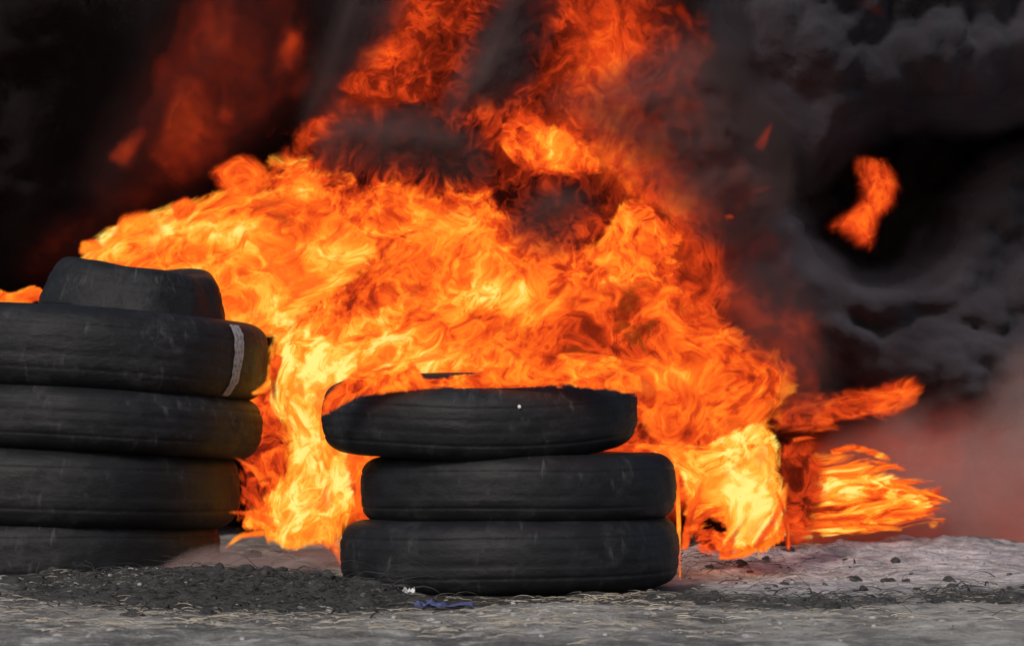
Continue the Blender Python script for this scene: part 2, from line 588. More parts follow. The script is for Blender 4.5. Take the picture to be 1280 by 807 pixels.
def smooth_poly(pts, n=2):
    """Chaikin corner cutting."""
    p = np.asarray(pts, float)
    for _ in range(n):
        q = np.roll(p, -1, 0)
        p = np.stack([.75 * p + .25 * q, .25 * p + .75 * q], 1).reshape(-1, 2)
    return p


def pillow(poly, Y, T, step, relief, seed, width, freq=1.6, lean=(0, 0), billow=False, wide=None):
    """Closed body: an outline at depth Y, swollen by T towards both sides, with lumpy relief.
    Returns verts, faces, per-vertex px, py, edge (0 at rim .. 1 inside)."""
    poly = smooth_poly(poly)
    x0, y0 = poly.min(0) - step; x1, y1 = poly.max(0) + step
    gx = np.arange(x0, x1 + step, step); gy = np.arange(y0, y1 + step, step)
    PX, PY = np.meshgrid(gx, gy)
    sd_ = poly_sdf(PX, PY, poly)
    ins = sd_ > -step * 0.75
    H, Wd = PX.shape
    idx = -np.ones((H, Wd), int)
    cell = ins[:-1, :-1] & ins[1:, :-1] & ins[:-1, 1:] & ins[1:, 1:]
    used = np.zeros((H, Wd), bool)
    used[:-1, :-1] |= cell; used[1:, :-1] |= cell; used[:-1, 1:] |= cell; used[1:, 1:] |= cell
    jj, ii = np.nonzero(used)
    idx[jj, ii] = np.arange(len(jj))
    px, py, s = PX[jj, ii], PY[jj, ii], sd_[jj, ii]
    e = np.clip(s / width, 0, 1)
    q_ = np.clip(s / (wide or width * 1.8), 0, 1)
    prof = q_ * q_ * (3 - 2 * q_)
    # rim vertices : on the border of the used region
    full = np.zeros((H, Wd), int)
    full[:-1, :-1] += cell; full[1:, :-1] += cell; full[:-1, 1:] += cell; full[1:, 1:] += cell
    rim = full[jj, ii] < 4
    gyy, gxx = np.gradient(sd_, step)               # draw the rim on to the outline itself
    gn = np.sqrt(gxx ** 2 + gyy ** 2) + 1e-6
    dx_, dy_ = (s * gxx[jj, ii] / gn[jj, ii]), (s * gyy[jj, ii] / gn[jj, ii])
    far = np.abs(s) < 1.6 * step
    px = np.where(rim & far, px - dx_, px); py = np.where(rim & far, py - dy_, py)
    prof = np.where(rim, 0, np.maximum(prof, 0.02))
    e = np.where(rim, 0, e)
    cx, cy = (x0 + x1) / 2, (y0 + y1) / 2
    Ym = Y + lean[0] * (px - cx) / 400 + lean[1] * (cy - py) / 400
    X, Z = at_np(px, py, Ym)
    n = len(px)
    fr = np.empty(n); bk = np.empty(n)
    if billow:
        for i in range(n):
            p = Vector((X[i] * freq, Z[i] * freq, seed))
            wv = noise.noise_vector(p * 0.7) * 0.35
            q = p + wv
            def bl(q, k):
                d = noise.voronoi(q * k, distance_metric='DISTANCE')[0][0]
                return max(0.0, 1 - d * d * 1.1)
            v = bl(q, 1.0) * 0.55 + bl(q + Vector((3, 1, 7)), 2.2) * 0.30 + bl(q + Vector((9, 2, 4)), 4.6) * 0.15
            fr[i] = (v - 0.35) * relief
            bk[i] = (bl(q + Vector((5, 5, 5)), 1.0) - 0.35) * relief
    else:
        for i in range(n):
            p = Vector((X[i] * freq, Z[i] * freq, seed))
            fr[i] = relief * noise.fractal(p, 0.75, 2.1, 4)
            bk[i] = relief * noise.fractal(p + Vector((7, 3, 11)), 0.75, 2.1, 3)
    yf = Ym - prof * (T + fr)
    yb = Ym + prof * (T * 0.8 + bk)
    yb = np.maximum(yb, yf + 0.01 * prof)
    X2, Z2 = X, Z
    back_id = np.where(rim, np.arange(n), 0)
    nb = np.nonzero(~rim)[0]
    back_id[nb] = n + np.arange(len(nb))
    verts = np.concatenate([np.stack([X, yf, Z], 1), np.stack([X2[nb], yb[nb], Z2[nb]], 1)])
    E = np.concatenate([e, e[nb]])
    PXs = np.concatenate([px, px[nb]]); PYs = np.concatenate([py, py[nb]])
    cj, ci = np.nonzero(cell)
    a, b, c, d = idx[cj, ci], idx[cj, ci + 1], idx[cj + 1, ci + 1], idx[cj + 1, ci]
    f1 = np.stack([a, d, c, b], 1)
    f2 = np.stack([back_id[a], back_id[b], back_id[c], back_id[d]], 1)
    keep = ~((back_id[a] == a) & (back_id[b] == b) & (back_id[c] == c) & (back_id[d] == d))
    faces = np.concatenate([f1, f2[keep]]).tolist()
    return verts, faces, PXs, PYs, E


# temperature of the gas : hot and sooty zones of the blaze
LOBES = [  # px, py, rx, ry, amount
    (380, 235, 24, 18, .22), (215, 285, 60, 18, .20), (310, 300, 60, 22, .18), (430, 312, 60, 18, .16), (130, 308, 45, 16, .22),
    (600, 370, 75, 26, .16), (640, 378, 40, 20, .08), (395, 350, 60, 30, .06), (400, 470, 34, 40, .18), (375, 555, 36, 50, .14),
    (370, 640, 45, 35, .12), (430, 600, 22, 30, .12), (685, 182, 50, 28, .30), (725, 198, 26, 16, .16), (830, 472, 34, 20, .26),
    (945, 580, 45, 36, .16), (905, 615, 50, 36, .12), (1065, 620, 26, 14, .26), (1020, 612, 30, 16, .16), (1000, 655, 16, 14, .26),
    (800, 285, 45, 40, .10), (430, 420, 80, 34, .10), (520, 440, 70, 22, .12), (560, 460, 120, 14, .08), (310, 385, 40, 30, .14),
    (350, 430, 30, 30, .08), (560, 285, 50, 40, .05), (240, 320, 70, 14, -.08),
    (450, 370, 30, 34, -.16), (690, 250, 70, 60, -.25), (520, 165, 80, 60, -.20), (590, 200, 70, 45, -.18), (640, 60, 60, 80, -.25),
    (850, 190, 90, 90, -.25), (900, 300, 70, 50, -.18), (980, 430, 60, 50, -.10), (740, 410, 70, 40, -.10), (870, 390, 60, 40, -.08),
    (340, 572, 22, 24, -.35), (700, 330, 60, 30, -.12), (880, 660, 22, 18, -.3), (450, 225, 50, 30, -.12), (650, 420, 120, 40, -.02),
    (330, 600, 20, 50, -.08), (900, 430, 70, 60, -.06), (780, 470, 120, 30, -.03), (560, 60, 140, 70, -.06),
]


def heat_at(px, py):
    h = np.zeros(len(px))
    for (cx, cy, rx, ry, a) in LOBES:
        h += a * np.exp(-(((px - cx) / rx) ** 2 + ((py - cy) / ry) ** 2))
    return h


FSEED = [0]


def flame(parent, poly, Y, T, heat, ang=60, stretch=0.82, scale=1.75, width=45, step=6, relief=None, dens=1.0, lobes=1.0, lean=(0, 0), freq=2.2, curl=0.0, soft=0.0):
    """One lick of fire as a closed body of glowing gas; ang: direction of flow in the picture plane (degrees, 90 = up)."""
    FSEED[0] += 1
    sd = FSEED[0] * 3.37
    v, f, px, py, e = pillow(poly, Y, T, step, relief if relief is not None else T * 0.8, sd, width, freq=freq, lean=lean)
    a = R(ang)
    al = v[:, 0] * math.cos(a) + v[:, 2] * math.sin(a)
    ac = -v[:, 0] * math.sin(a) + v[:, 2] * math.cos(a)
    if curl: ac = ac + curl * al * al
    flow = np.stack([al * stretch, ac, v[:, 1] * 0.8], 1) * scale + sd
    h = heat + lobes * heat_at(px, py)
    o = mesh_obj("flame", v, f, M_FLAME, parent, attrs={"gas_heat": h, "edge": e, "flow": flow, "dens": np.full(len(v), dens), "soft": np.full(len(v), soft)})
    return o


def lick(parent, pts, w0, w1, Y, heat, T=None, **kw):
    """A tongue of flame along a line of points, from half width w0 to w1 (pixels)."""
    p = np.asarray(pts, float)
    for _ in range(2):
        q = [p[0]]
        for i in range(len(p) - 1):
            q += [p[i] * .75 + p[i + 1] * .25, p[i] * .25 + p[i + 1] * .75]
        q.append(p[-1]); p = np.array(q)
    t = np.linspace(0, 1, len(p))
    d = np.gradient(p, axis=0)
    d /= np.linalg.norm(d, axis=1)[:, None] + 1e-9
    nrm = np.stack([-d[:, 1], d[:, 0]], 1)
    w = (w0 + (w1 - w0) * t) * (0.55 + 0.45 * np.sin(np.pi * np.clip(t * .9 + .1, 0, 1)))
    poly = np.concatenate([p + nrm * w[:, None], (p - nrm * w[:, None])[::-1]])
    ang = math.degrees(math.atan2(-(p[-1] - p[0])[1], (p[-1] - p[0])[0]))
    kw.setdefault("ang", ang)
    wid = max(w0, w1)
    kw.setdefault("soft", .3)
    o = flame(parent, poly, Y, T or max(0.02, wid / 400), heat, width=kw.pop("width", wid * 0.9), step=kw.pop("step", max(2.0, min(5, wid / 6))), **kw)
    me = o.data
    co = np.empty(len(me.vertices) * 3, np.float32); me.vertices.foreach_get("co", co); co = co.reshape(-1, 3)
    qx, qy = to_px(co[:, 0], co[:, 1], co[:, 2])
    near = ((qx[:, None] - p[None, :, 0]) ** 2 + (qy[:, None] - p[None, :, 1]) ** 2).argmin(1) / (len(p) - 1)
    me.attributes["dens"].data.foreach_set("value", np.ascontiguousarray((np.clip(near * 5, 0, 1) * (1 - near ** 3 * .9)).astype(np.float32)))
    return o


# ---- main blaze behind both stacks
fire_main = tag(empty("fire", (-0.2, 2.3, 0)), "huge orange blaze roaring up behind and between the two tyre stacks", "fire", "fires burning around the tyres")
flame(fire_main, [(90, 345), (170, 270), (280, 225), (310, 170), (400, 120), (430, 50), (500, -60), (640, -60), (690, -50), (800, -50), (775, 60), (760, 150), (840, 230), (880, 290), (940, 340),
                  (1010, 390), (1030, 440), (1005, 510), (985, 560), (985, 660), (860, 690), (600, 690), (400, 690), (300, 660), (330, 560), (330, 470), (290, 400), (200, 350)],
      3.4, 0.35, 0.43, ang=75, width=120, step=8, dens=1.0, soft=.3)
flame(fire_main, [(75, 335), (150, 272), (280, 225), (330, 180), (400, 195), (500, 215), (600, 205), (680, 280), (740, 290), (790, 240), (850, 262), (860, 330), (940, 400), (1010, 440), (1000, 520),
                  (960, 570), (880, 560), (780, 520), (600, 500), (430, 500), (420, 560), (440, 640), (330, 640), (330, 560), (345, 450), (290, 385), (230, 340), (150, 326)],
      2.6, 0.30, 0.56, ang=50, width=85, step=6, dens=0.95)
flame(fire_main, [(420, 160), (470, 90), (520, 10), (530, -60), (620, -60), (612, 20), (590, 80), (600, 140), (560, 170), (500, 190)], 3.0, 0.2, 0.42, ang=65, width=75, soft=.35)
flame(fire_main, [(640, 130), (660, 80), (720, 20), (750, -40), (790, -40), (770, 30), (730, 80), (690, 120), (660, 145)], 2.9, 0.12, 0.45, ang=55, width=50, soft=.35)
flame(fire_main, [(615, 150), (650, 135), (700, 155), (745, 180), (765, 225), (720, 225), (660, 225), (630, 205)], 2.5, 0.12, 0.52, ang=-25, width=26, step=5)
flame(fire_main, [(730, 330), (755, 280), (780, 240), (830, 240), (860, 275), (855, 320), (820, 350), (770, 350)], 2.4, 0.15, 0.55, ang=70, width=30, step=5)
flame(fire_main, [(70, 345), (112, 292), (170, 262), (230, 245), (290, 222), (330, 235), (400, 210), (420, 250), (480, 290), (470, 340), (400, 380), (340, 440), (280, 425), (232, 385), (190, 362), (130, 352)],
      2.05, 0.18, 0.62, ang=25, stretch=0.45, width=34, step=5, dens=0.9)
flame(fire_main, [(330, 440), (400, 360), (480, 300), (560, 250), (640, 280), (700, 330), (700, 400), (640, 440), (560, 470), (460, 490), (400, 520), (350, 500)],
      1.95, 0.2, 0.60, ang=40, width=50, step=5, dens=0.85)
flame(fire_main, [(600, 460), (660, 380), (740, 330), (830, 330), (900, 390), (980, 430), (1010, 470), (985, 520), (930, 560), (860, 550), (790, 500), (700, 480)],
      2.0, 0.2, 0.54, ang=35, width=45, step=5, dens=0.85, scale=1.25)

flame(fire_main, [(330, 190), (380, 90), (440, -20), (520, -110), (820, -110), (900, 0), (960, 120), (1000, 240), (1040, 360), (1080, 440), (1060, 560), (900, 600), (700, 400), (450, 300)],
      3.9, 0.3, 0.455, ang=70, width=150, step=10, dens=.95, soft=.5, lobes=.3)  # broad dim layer added to give the smoke gaps a red glow
flame(fire_main, [(880, 420), (900, 330), (960, 340), (1030, 380), (1060, 440), (1040, 520), (990, 560), (930, 520)], 2.3, 0.12, 0.53, ang=60, width=75, step=6, dens=.8, soft=.6)

# ---- tongue between the stacks
fire_gap = tag(empty("fire", (-0.72, 1.15, 0)), "bright yellow flame pouring through the gap between the two stacks", "fire", "fires burning around the tyres")
flame(fire_gap, [(330, 420), (380, 400), (440, 420), (460, 470), (440, 520), (440, 600), (455, 640), (432, 660), (440, 725), (415, 700), (395, 690), (330, 690), (318, 660), (275, 690), (290, 650), (320, 620), (350, 590), (352, 540), (330, 500)],
      1.50, 0.10, 0.68, ang=80, width=26, step=4)
flame(fire_gap, [(345, 500), (380, 440), (430, 430), (430, 500), (420, 560), (430, 640), (400, 690), (335, 690), (345, 620), (368, 560)], 1.34, 0.08, 0.70, ang=75, width=24, step=4, dens=0.85)
for pts, w0, w1, h in [([(335, 610), (318, 585), (283, 566)], 12, 3, .62), ([(330, 640), (308, 612), (292, 600)], 12, 4, .58), ([(345, 655), (310, 640), (283, 640)], 14, 4, .60),
                       ([(335, 665), (300, 668), (276, 690)], 10, 3, .74), ([(345, 470), (325, 490), (312, 492)], 11, 4, .7), ([(350, 440), (340, 470), (345, 510)], 12, 7, .5),
                       ([(415, 680), (425, 700), (436, 722)], 10, 3, .7), ([(440, 560), (452, 590), (448, 640)], 16, 8, .62), ([(345, 600), (320, 600), (300, 618)], 12, 3, .55)]:
    lick(fire_gap, pts, w0, w1, 0.98, h, lobes=.5, scale=1.5)
# hugging the overhanging top tyre of the right stack
for pts, w0, w1, Y, h in [([(412, 590), (402, 545), (404, 510), (430, 480)], 7, 4, .62, .80), ([(420, 500), (470, 462), (530, 448), (600, 440)], 9, 5, .95, .70),
                          ([(455, 578), (448, 610), (446, 650)], 9, 4, .75, .66)]:
    lick(fire_gap, pts, w0, w1, Y, h, lobes=.3, scale=1.6)

# ---- on top of the right stack
fire_top = tag(empty("fire", (-0.1, 0.35, 0.66)), "ragged orange flames licking over the top tyre of the right stack", "fire", "fires burning around the tyres")
flame(fire_top, [(394, 528), (402, 486), (445, 456), (515, 448), (525, 452), (540, 476), (598, 476), (614, 450), (740, 460), (800, 486), (806, 504), (785, 496), (755, 490), (690, 488), (600, 489), (500, 493), (440, 504), (412, 522)], 0.10, 0.05, 0.58, ang=55, width=15, step=2.5, scale=2.0, lobes=.6, soft=.1)
flame(fire_top, [(425, 500), (450, 478), (500, 466), (535, 470), (600, 462), (650, 448), (740, 440), (800, 470), (800, 500), (600, 490), (500, 492)], 0.50, 0.06, 0.54, ang=25, width=10, step=3, scale=2.0, lobes=.6)
flame(fire_top, [(610, 470), (650, 440), (720, 432), (800, 452), (812, 494), (785, 494), (700, 482), (620, 486)], 0.06, 0.05, 0.55, ang=35, width=16, step=3, scale=1.8, lobes=.6, dens=.95)
flame(fire_top, [(700, 500), (740, 440), (800, 430), (880, 470), (900, 540), (860, 570), (820, 570), (800, 540), (770, 505)], 1.15, 0.1, 0.58, ang=40, width=26, step=4, scale=1.3, dens=.9)

# ---- right of the right stack
fire_right = tag(empty("fire", (0.72, 1.3, 0)), "yellow fire bursting out at the right foot of the low stack", "fire", "fires burning around the tyres")
flame(fire_right, [(795, 560), (830, 540), (880, 555), (940, 520), (975, 540), (985, 590), (985, 650), (960, 690), (900, 700), (905, 670), (880, 650), (858, 670), (850, 640), (850, 590)], 1.35, 0.12, 0.64, ang=50, width=26, step=4)
flame(fire_right, [(850, 600), (900, 580), (950, 545), (975, 570), (970, 640), (940, 685), (895, 695), (910, 650), (880, 630)], 1.2, 0.08, 0.68, ang=55, width=22, step=4, dens=.85, scale=1.2)
for pts, w0, w1, Y, h in [([(846, 575), (848, 640), (850, 728)], 5, 4, .72, .78), ([(790, 556), (830, 560), (848, 590)], 8, 5, .80, .74),
                          ([(940, 690), (975, 640), (985, 600)], 14, 6, 1.1, .62), ([(895, 694), (930, 694), (975, 668)], 10, 5, 1.12, .62), ([(862, 668), (880, 640), (915, 632)], 9, 6, 1.1, .58),
                          ([(855, 690), (862, 640), (880, 600)], 9, 6, 1.15, .55), ([(905, 700), (915, 670), (940, 640)], 14, 7, 1.05, .6), ([(985, 690), (985, 650), (965, 600)], 7, 4, 1.05, .55)]:
    lick(fire_right, pts, w0, w1, Y, h, lobes=.4, scale=1.5)

# curling puffs of burning gas along the upper left edge of the blaze
def puff(parent, x, y, r_, Y, heat, **kw):
    k = random.uniform(0, 6)
    poly = [(x + r_ * (1 + .25 * math.sin(3 * a + k)) * math.cos(a) * 1.25, y + r_ * (1 + .25 * math.cos(2 * a + k)) * math.sin(a)) for a in [2 * math.pi * q / 10 for q in range(10)]]
    return flame(parent, poly, Y, r_ / 250, heat, width=r_ * .75, step=max(2.5, r_ / 7), lobes=.3, **kw)


for x, y, r_, h in [(112, 308, 16, .68), (170, 282, 30, .66), (228, 262, 18, .62), (300, 226, 36, .58), (378, 238, 26, .68), (410, 160, 34, .44), (470, 110, 40, .42)]:
    puff(fire_main, x, y, r_, 1.85 if x < 300 else 2.15, h, ang=random.uniform(0, 90), scale=1.8, soft=.45)
flame(fire_gap, [(290, 470), (350, 460), (370, 540), (365, 650), (300, 680), (280, 600), (300, 540)], 2.3, 0.1, 0.44, ang=80, width=40, step=5, lobes=.2)
flame(fire_right, [(950, 545), (1000, 530), (1040, 560), (1040, 640), (1020, 690), (960, 690)], 1.9, 0.1, 0.38, ang=30, width=40, step=5, soft=.3, lobes=.2)
flame(fire_right, [(850, 640), (905, 655), (980, 640), (1000, 672), (960, 698), (900, 704), (860, 694)], 1.45, 0.06, 0.50, ang=30, width=26, step=4, lobes=.4, scale=2.0, soft=-.2)

# ---- wind-blown fire along the ground
fire_ground = tag(empty("fire", (1.55, 3.2, 0)), "low wind-blown flames streaking over the ground at the right", "fire", "fires burning around the tyres")
flame(fire_ground, [(960, 570), (1010, 560), (1060, 550), (1110, 565), (1150, 590), (1200, 600), (1190, 640), (1190, 664), (1100, 676), (1030, 680), (970, 680)], 3.4, 0.2, 0.42, ang=6, stretch=0.30, width=70, step=4, scale=2.2, soft=-.2)
flame(fire_ground, [(935, 600), (1020, 585), (1080, 575), (1140, 600), (1180, 630), (1150, 660), (1080, 672), (1000, 676), (965, 670)], 3.0, 0.15, 0.47, ang=4, stretch=0.28, width=48, step=3.5, scale=2.8, soft=-.35, lobes=1.1)
for pts, w0, w1, h in [([(975, 640), (1030, 618), (1100, 622)], 17, 7, .62), ([(1000, 660), (1060, 652), (1130, 662)], 12, 5, .56),
                       ([(1035, 566), (1070, 556), (1115, 575)], 10, 6, .58), ([(1080, 592), (1110, 580), (1135, 588)], 9, 5, .58),
                       ([(1120, 616), (1150, 612), (1205, 632)], 5, 2, .58), ([(990, 550), (1010, 546), (1030, 548)], 5, 2, .52), ([(1110, 600), (1140, 604), (1170, 600)], 5, 2, .5)]:
    lick(fire_ground, pts, w0, w1, 2.7 + random.uniform(-.2, .2), h, lobes=.4, scale=2.8, stretch=.35, soft=.0)

# ---- flames glimpsed through the smoke, and added glowing bodies for firelight in it
fire_left = tag(empty("fire", (-2.2, 4.6, 0)), "dull red fire glowing through the black smoke above the left stack", "fire", "fires burning around the tyres")
flame(fire_left, [(100, 190), (160, 120), (215, 40), (270, 20), (320, 100), (340, 200), (270, 250), (200, 270), (130, 240)], 4.8, 0.3, 0.40, ang=110, width=85, scale=.8, lobes=0, dens=.8, soft=.7)
flame(fire_left, [(320, 110), (325, 40), (355, 5), (405, 25), (395, 90), (352, 112)], 5.0, 0.14, 0.58, ang=70, width=60, lobes=0, dens=.75, soft=.65)
flame(fire_left, [(-60, 420), (0, 240), (60, 120), (120, 0), (260, -120), (460, -120), (460, 120), (360, 230), (240, 320), (120, 380)], 5.6, 0.3, 0.30, ang=110, width=140, step=12, scale=.7, lobes=0, dens=.95, soft=.8)  # broad layer added for the diffuse red firelight in the upper left smoke
for pts, w0, w1, h in [([(190, 215), (215, 160), (235, 90)], 26, 12, .48), ([(275, 170), (285, 120), (262, 60)], 26, 10, .50), ([(140, 215), (165, 180), (190, 150)], 22, 10, .44), ([(350, 95), (362, 60), (372, 30)], 20, 12, .42)]:
    lick(fire_left, pts, w0 * 1.3, w1 * 1.6, 4.7, h, lobes=0, scale=.8, soft=.7)
fire_hole = tag(empty("fire", (1.75, 4.2, 0)), "small hook of red flame showing through a hole in the right smoke", "fire", "fires burning around the tyres")
flame(fire_hole, [(1018, 288), (1042, 260), (1062, 248), (1066, 225), (1056, 198), (1082, 184), (1116, 194), (1136, 226), (1128, 262), (1108, 284), (1104, 318), (1072, 326), (1050, 302)], 3.6, 0.1, 0.53, ang=70, width=36, step=3, lobes=0, scale=1.8, soft=.5)
fire_strip = tag(empty("fire", (1.6, 3.6, 0)), "red streak of flame blowing right beneath the dark smoke bank", "fire", "fires burning around the tyres")
flame(fire_strip, [(940, 530), (990, 470), (1060, 485), (1130, 458), (1170, 476), (1145, 520), (1060, 540), (1000, 555)], 3.8, 0.12, 0.42, ang=10, stretch=.45, width=45, step=5, lobes=0, soft=.2, scale=2.2, dens=.85)
glow_body = tag(empty("fire", (2.6, 5.6, 0)), "dim red glowing body added for the firelight in the pale smoke at the right", "fire", "fires burning around the tyres")
flame(glow_body, [(900, 760), (930, 510), (1080, 470), (1200, 470), (1320, 430), (1560, 400), (1700, 500), (1700, 800), (1200, 800)], 4.3, 0.25, 0.50, ang=10, width=130, step=14, lobes=0, scale=.7, soft=.8, dens=.9)  # added emissive body behind the pale smoke, stands in for firelight scattered in it
fire_edge = tag(empty("fire", (-2.0, 1.9, 0.95)), "small pale flame at the left edge of the tall stack", "fire", "fires burning around the tyres")
flame(fire_edge, [(-60, 385), (-30, 355), (20, 362), (45, 352), (62, 366), (95, 325), (80, 360), (60, 385)], 1.9, 0.04, 0.72, ang=25, width=10, step=3, lobes=0, scale=1.3)
for par, pts, w0, w1, Y, h in [(fire_main, [(838, 0), (862, 30), (893, 85)], 14, 5, 2.6, .37), (fire_hole, [(1070, -5), (1095, 10), (1118, 30)], 12, 6, 4.4, .36), (fire_main, [(905, 285), (930, 245), (970, 230)], 11, 5, 2.4, .42),
                               (fire_main, [(946, 192), (958, 165), (968, 148)], 9, 4, 2.4, .40), (fire_main, [(905, 276), (914, 270), (918, 276)], 6, 3, 2.2, .58)]:
    lick(par, pts, w0 * 1.6, w1 * 1.5, Y, h - .02, lobes=0, scale=1.6, soft=.6)

# ------------------------------------------------------------------ smoke
M_SM_BLACK = smoke_material("black_soot_smoke", (0.024, 0.019, 0.020))
M_SM_GREY = smoke_material("charcoal_smoke", (0.070, 0.067, 0.082))
M_SM_FIRETINT = smoke_material("fire_tinted_sooty_smoke", (0.105, 0.080, 0.082), soft=.75, tear=1.7, through=.5)  # sooty smoke, with the red of the firelight put into its colour
M_SM_PALE = smoke_material("pale_smoke", (0.46, 0.34, 0.33), soft=.7, through=.4, puff=.06)  # pink cast of the firelight is mixed into this smoke colour


def smoke(label, poly, Y, T, mat, width=80, step=12, relief=0.5, dens=1.0, freq=1.0, lean=(0, 0), wide=None):
    FSEED[0] += 1
    v, f, px, py, e = pillow(poly, Y, T, step, relief, FSEED[0] * 2.71, width, freq=freq, lean=lean, billow=True, wide=wide)
    o = mesh_obj("smoke", v, f, mat, attrs={"edge": e, "dens": np.full(len(v), dens)})
    tag(o, label, "smoke", "smoke of the tyre fire", "stuff")
    return o


smoke("black smoke bank filling the whole background behind the blaze", [(-1100, 720), (-1100, -500), (2400, -500), (2400, 720)], 7.4, 0.8, M_SM_BLACK, width=60, step=26, relief=1.3, freq=.7, wide=200)
smoke("brownish black smoke rolling above the left stack", [(-500, 420), (-500, -250), (60, -250), (180, -100), (230, 60), (150, 200), (180, 260), (100, 330), (40, 360)], 3.9, 0.4, M_SM_BLACK, width=150, relief=.55, freq=2.4, step=7, wide=150)
smoke("thin black smoke veiling the dull red fire above the left stack", [(60, 330), (80, 160), (180, 40), (230, -80), (380, -120), (420, 60), (380, 150), (300, 220), (220, 270)], 3.6, 0.25, M_SM_BLACK, width=120, relief=.4, freq=1.8, step=11, dens=.5)
smoke("grey billowing smoke mass at the right, lowest of the bank", [(870, 330), (915, 255), (985, 228), (1035, 262), (1040, 310), (1110, 325), (1150, 250), (1190, 200), (1270, 150), (1500, 100), (1900, 200), (1900, 620), (1300, 620), (1150, 560), (1030, 500), (960, 430), (895, 390)],
      4.9, 0.35, M_SM_GREY, width=70, relief=.7, freq=2.1, step=5, wide=80)
smoke("soft grey smoke puff curling in front of the right edge of the blaze", [(880, 330), (900, 265), (960, 232), (1030, 290), (1080, 330), (1070, 400), (1010, 420), (930, 390)], 2.3, 0.16, M_SM_GREY, width=65, relief=.3, freq=3.4, step=4.5, dens=.6)
smoke("near black smoke rolls deep between the charcoal and the grey bank at the right", [(940, 330), (960, 150), (1040, 90), (1200, 60), (1500, 60), (1900, 200), (1900, 420), (1300, 420), (1100, 430)], 5.8, 0.35, M_SM_BLACK, width=70, relief=.8, freq=2.0, step=6, wide=80)
smoke("dark charcoal smoke climbing at the upper right", [(860, 60), (850, -60), (900, -250), (1800, -250), (1800, 160), (1300, 160), (1200, 190), (1100, 190), (1040, 265), (985, 250), (920, 150)],
      4.0, 0.4, M_SM_GREY, width=90, relief=.65, freq=2.6, step=6, dens=.95, wide=110)
smoke("firelight-tinted dark smoke veiling the flames right of the centre", [(650, 130), (740, 60), (830, 0), (920, 20), (1000, 120), (1010, 250), (960, 320), (880, 330), (830, 280), (780, 240), (720, 210), (690, 160)],
      2.1, 0.22, M_SM_FIRETINT, width=75, relief=.32, freq=3.4, step=5, dens=.72)
smoke("dark smoke puff in front of the topmost flames", [(530, 150), (560, 70), (590, -40), (630, -110), (740, -110), (730, 0), (690, 70), (670, 140), (600, 175)], 2.4, 0.16, M_SM_FIRETINT, width=55, relief=.25, freq=2.6, step=5, dens=.9)
smoke("round dark smoke knot at the heart of the blaze", [(610, 290), (630, 220), (700, 188), (765, 215), (775, 275), (730, 335), (650, 330)], 1.9, 0.12, M_SM_FIRETINT, width=60, relief=.15, freq=3, step=6, dens=.7)
smoke("grey smoke drifting across the flames left of the centre", [(360, 190), (410, 110), (500, 120), (570, 120), (630, 160), (640, 230), (570, 260), (500, 235), (430, 240)], 1.9, 0.14, M_SM_FIRETINT, width=60, relief=.2, freq=3, step=6, dens=.7)
smoke("blue grey smoke rising left of the topmost flames", [(340, 170), (370, 70), (410, -80), (540, -110), (530, 0), (480, 80), (450, 150), (400, 190)], 2.5, 0.16, M_SM_FIRETINT, width=60, relief=.25, freq=2.6, step=5, dens=.9)
smoke("thin dark smoke fading the right flank of the blaze", [(860, 430), (880, 320), (950, 300), (1060, 380), (1090, 470), (1040, 560), (960, 540), (900, 490)], 2.0, 0.16, M_SM_FIRETINT, width=80, relief=.2, freq=2.6, step=8, dens=.5)
smoke("pale firelight-tinted smoke drifting over the ground at the right", [(940, 705), (985, 540), (1100, 485), (1170, 480), (1300, 385), (1800, 300), (1800, 800), (1300, 800), (960, 790)], 3.75, 0.15, M_SM_PALE, width=120, relief=.15, freq=1.3, step=10, dens=.66)
smoke("thin bluish smoke curling off the ash heap between the stacks", [(150, 745), (200, 700), (260, 670), (340, 680), (430, 670), (450, 720), (330, 750)], 0.85, 0.06, M_SM_PALE, width=26, relief=.08, freq=4, step=6, dens=.62)

# ------------------------------------------------------------------ litter on the ground
def ground_at(px, py):
    x, y = px_ground(px, py)
    return Vector((x, y, ground_height(x, y)))


def strand(V, Fc, p, d, L, w, bend, up):
    """A thin three sided blade, tapering to its tip."""
    side = Vector((-d.y, d.x, 0))
    n = 4
    b = len(V)
    q = p.copy()
    dirv = Vector((d.x, d.y, up))
    for i in range(n + 1):
        t = i / n
        ww = w * (1 - t * .85)
        V += [tuple(q + side * ww), tuple(q - side * ww), tuple(q + Vector((0, 0, ww * 1.2)))]
        dirv = dirv.normalized()
        q = q + dirv * (L / n)
        dirv = dirv + side * bend * random.uniform(-.4, 1) + Vector((0, 0, -up * .55 - .05))
    for i in range(n):
        a = b + i * 3
        for k in range(3):
            k2 = (k + 1) % 3
            Fc.append((a + k, a + k2, a + 3 + k2, a + 3 + k))


def scatter(name, label, cat, mat, zones, L, w, up, bend=.35):
    V, Fc = [], []
    for (cx, cy, rx, ry, n) in zones:
        for _ in range(n):
            px, py = random.gauss(cx, rx), random.gauss(cy, ry)
            if py < 664: continue
            p = ground_at(px, py)
            if math.hypot(p.x - 0.0, p.y - .55) < .53 or math.hypot(p.x - TL[0], p.y - TL[1]) < .56: continue
            a = random.uniform(0, 2 * math.pi)
            if random.random() < .6: a = random.choice((0, math.pi)) + random.gauss(0, .5)
            strand(V, Fc, p + Vector((0, 0, .003)), Vector((math.cos(a), math.sin(a), 0)), random.uniform(*L), random.uniform(*w), bend * random.uniform(-1, 1), random.uniform(*up))
    o = mesh_obj(name, V, Fc, mat, smooth=False)
    tag(o, label, cat, kind="stuff")


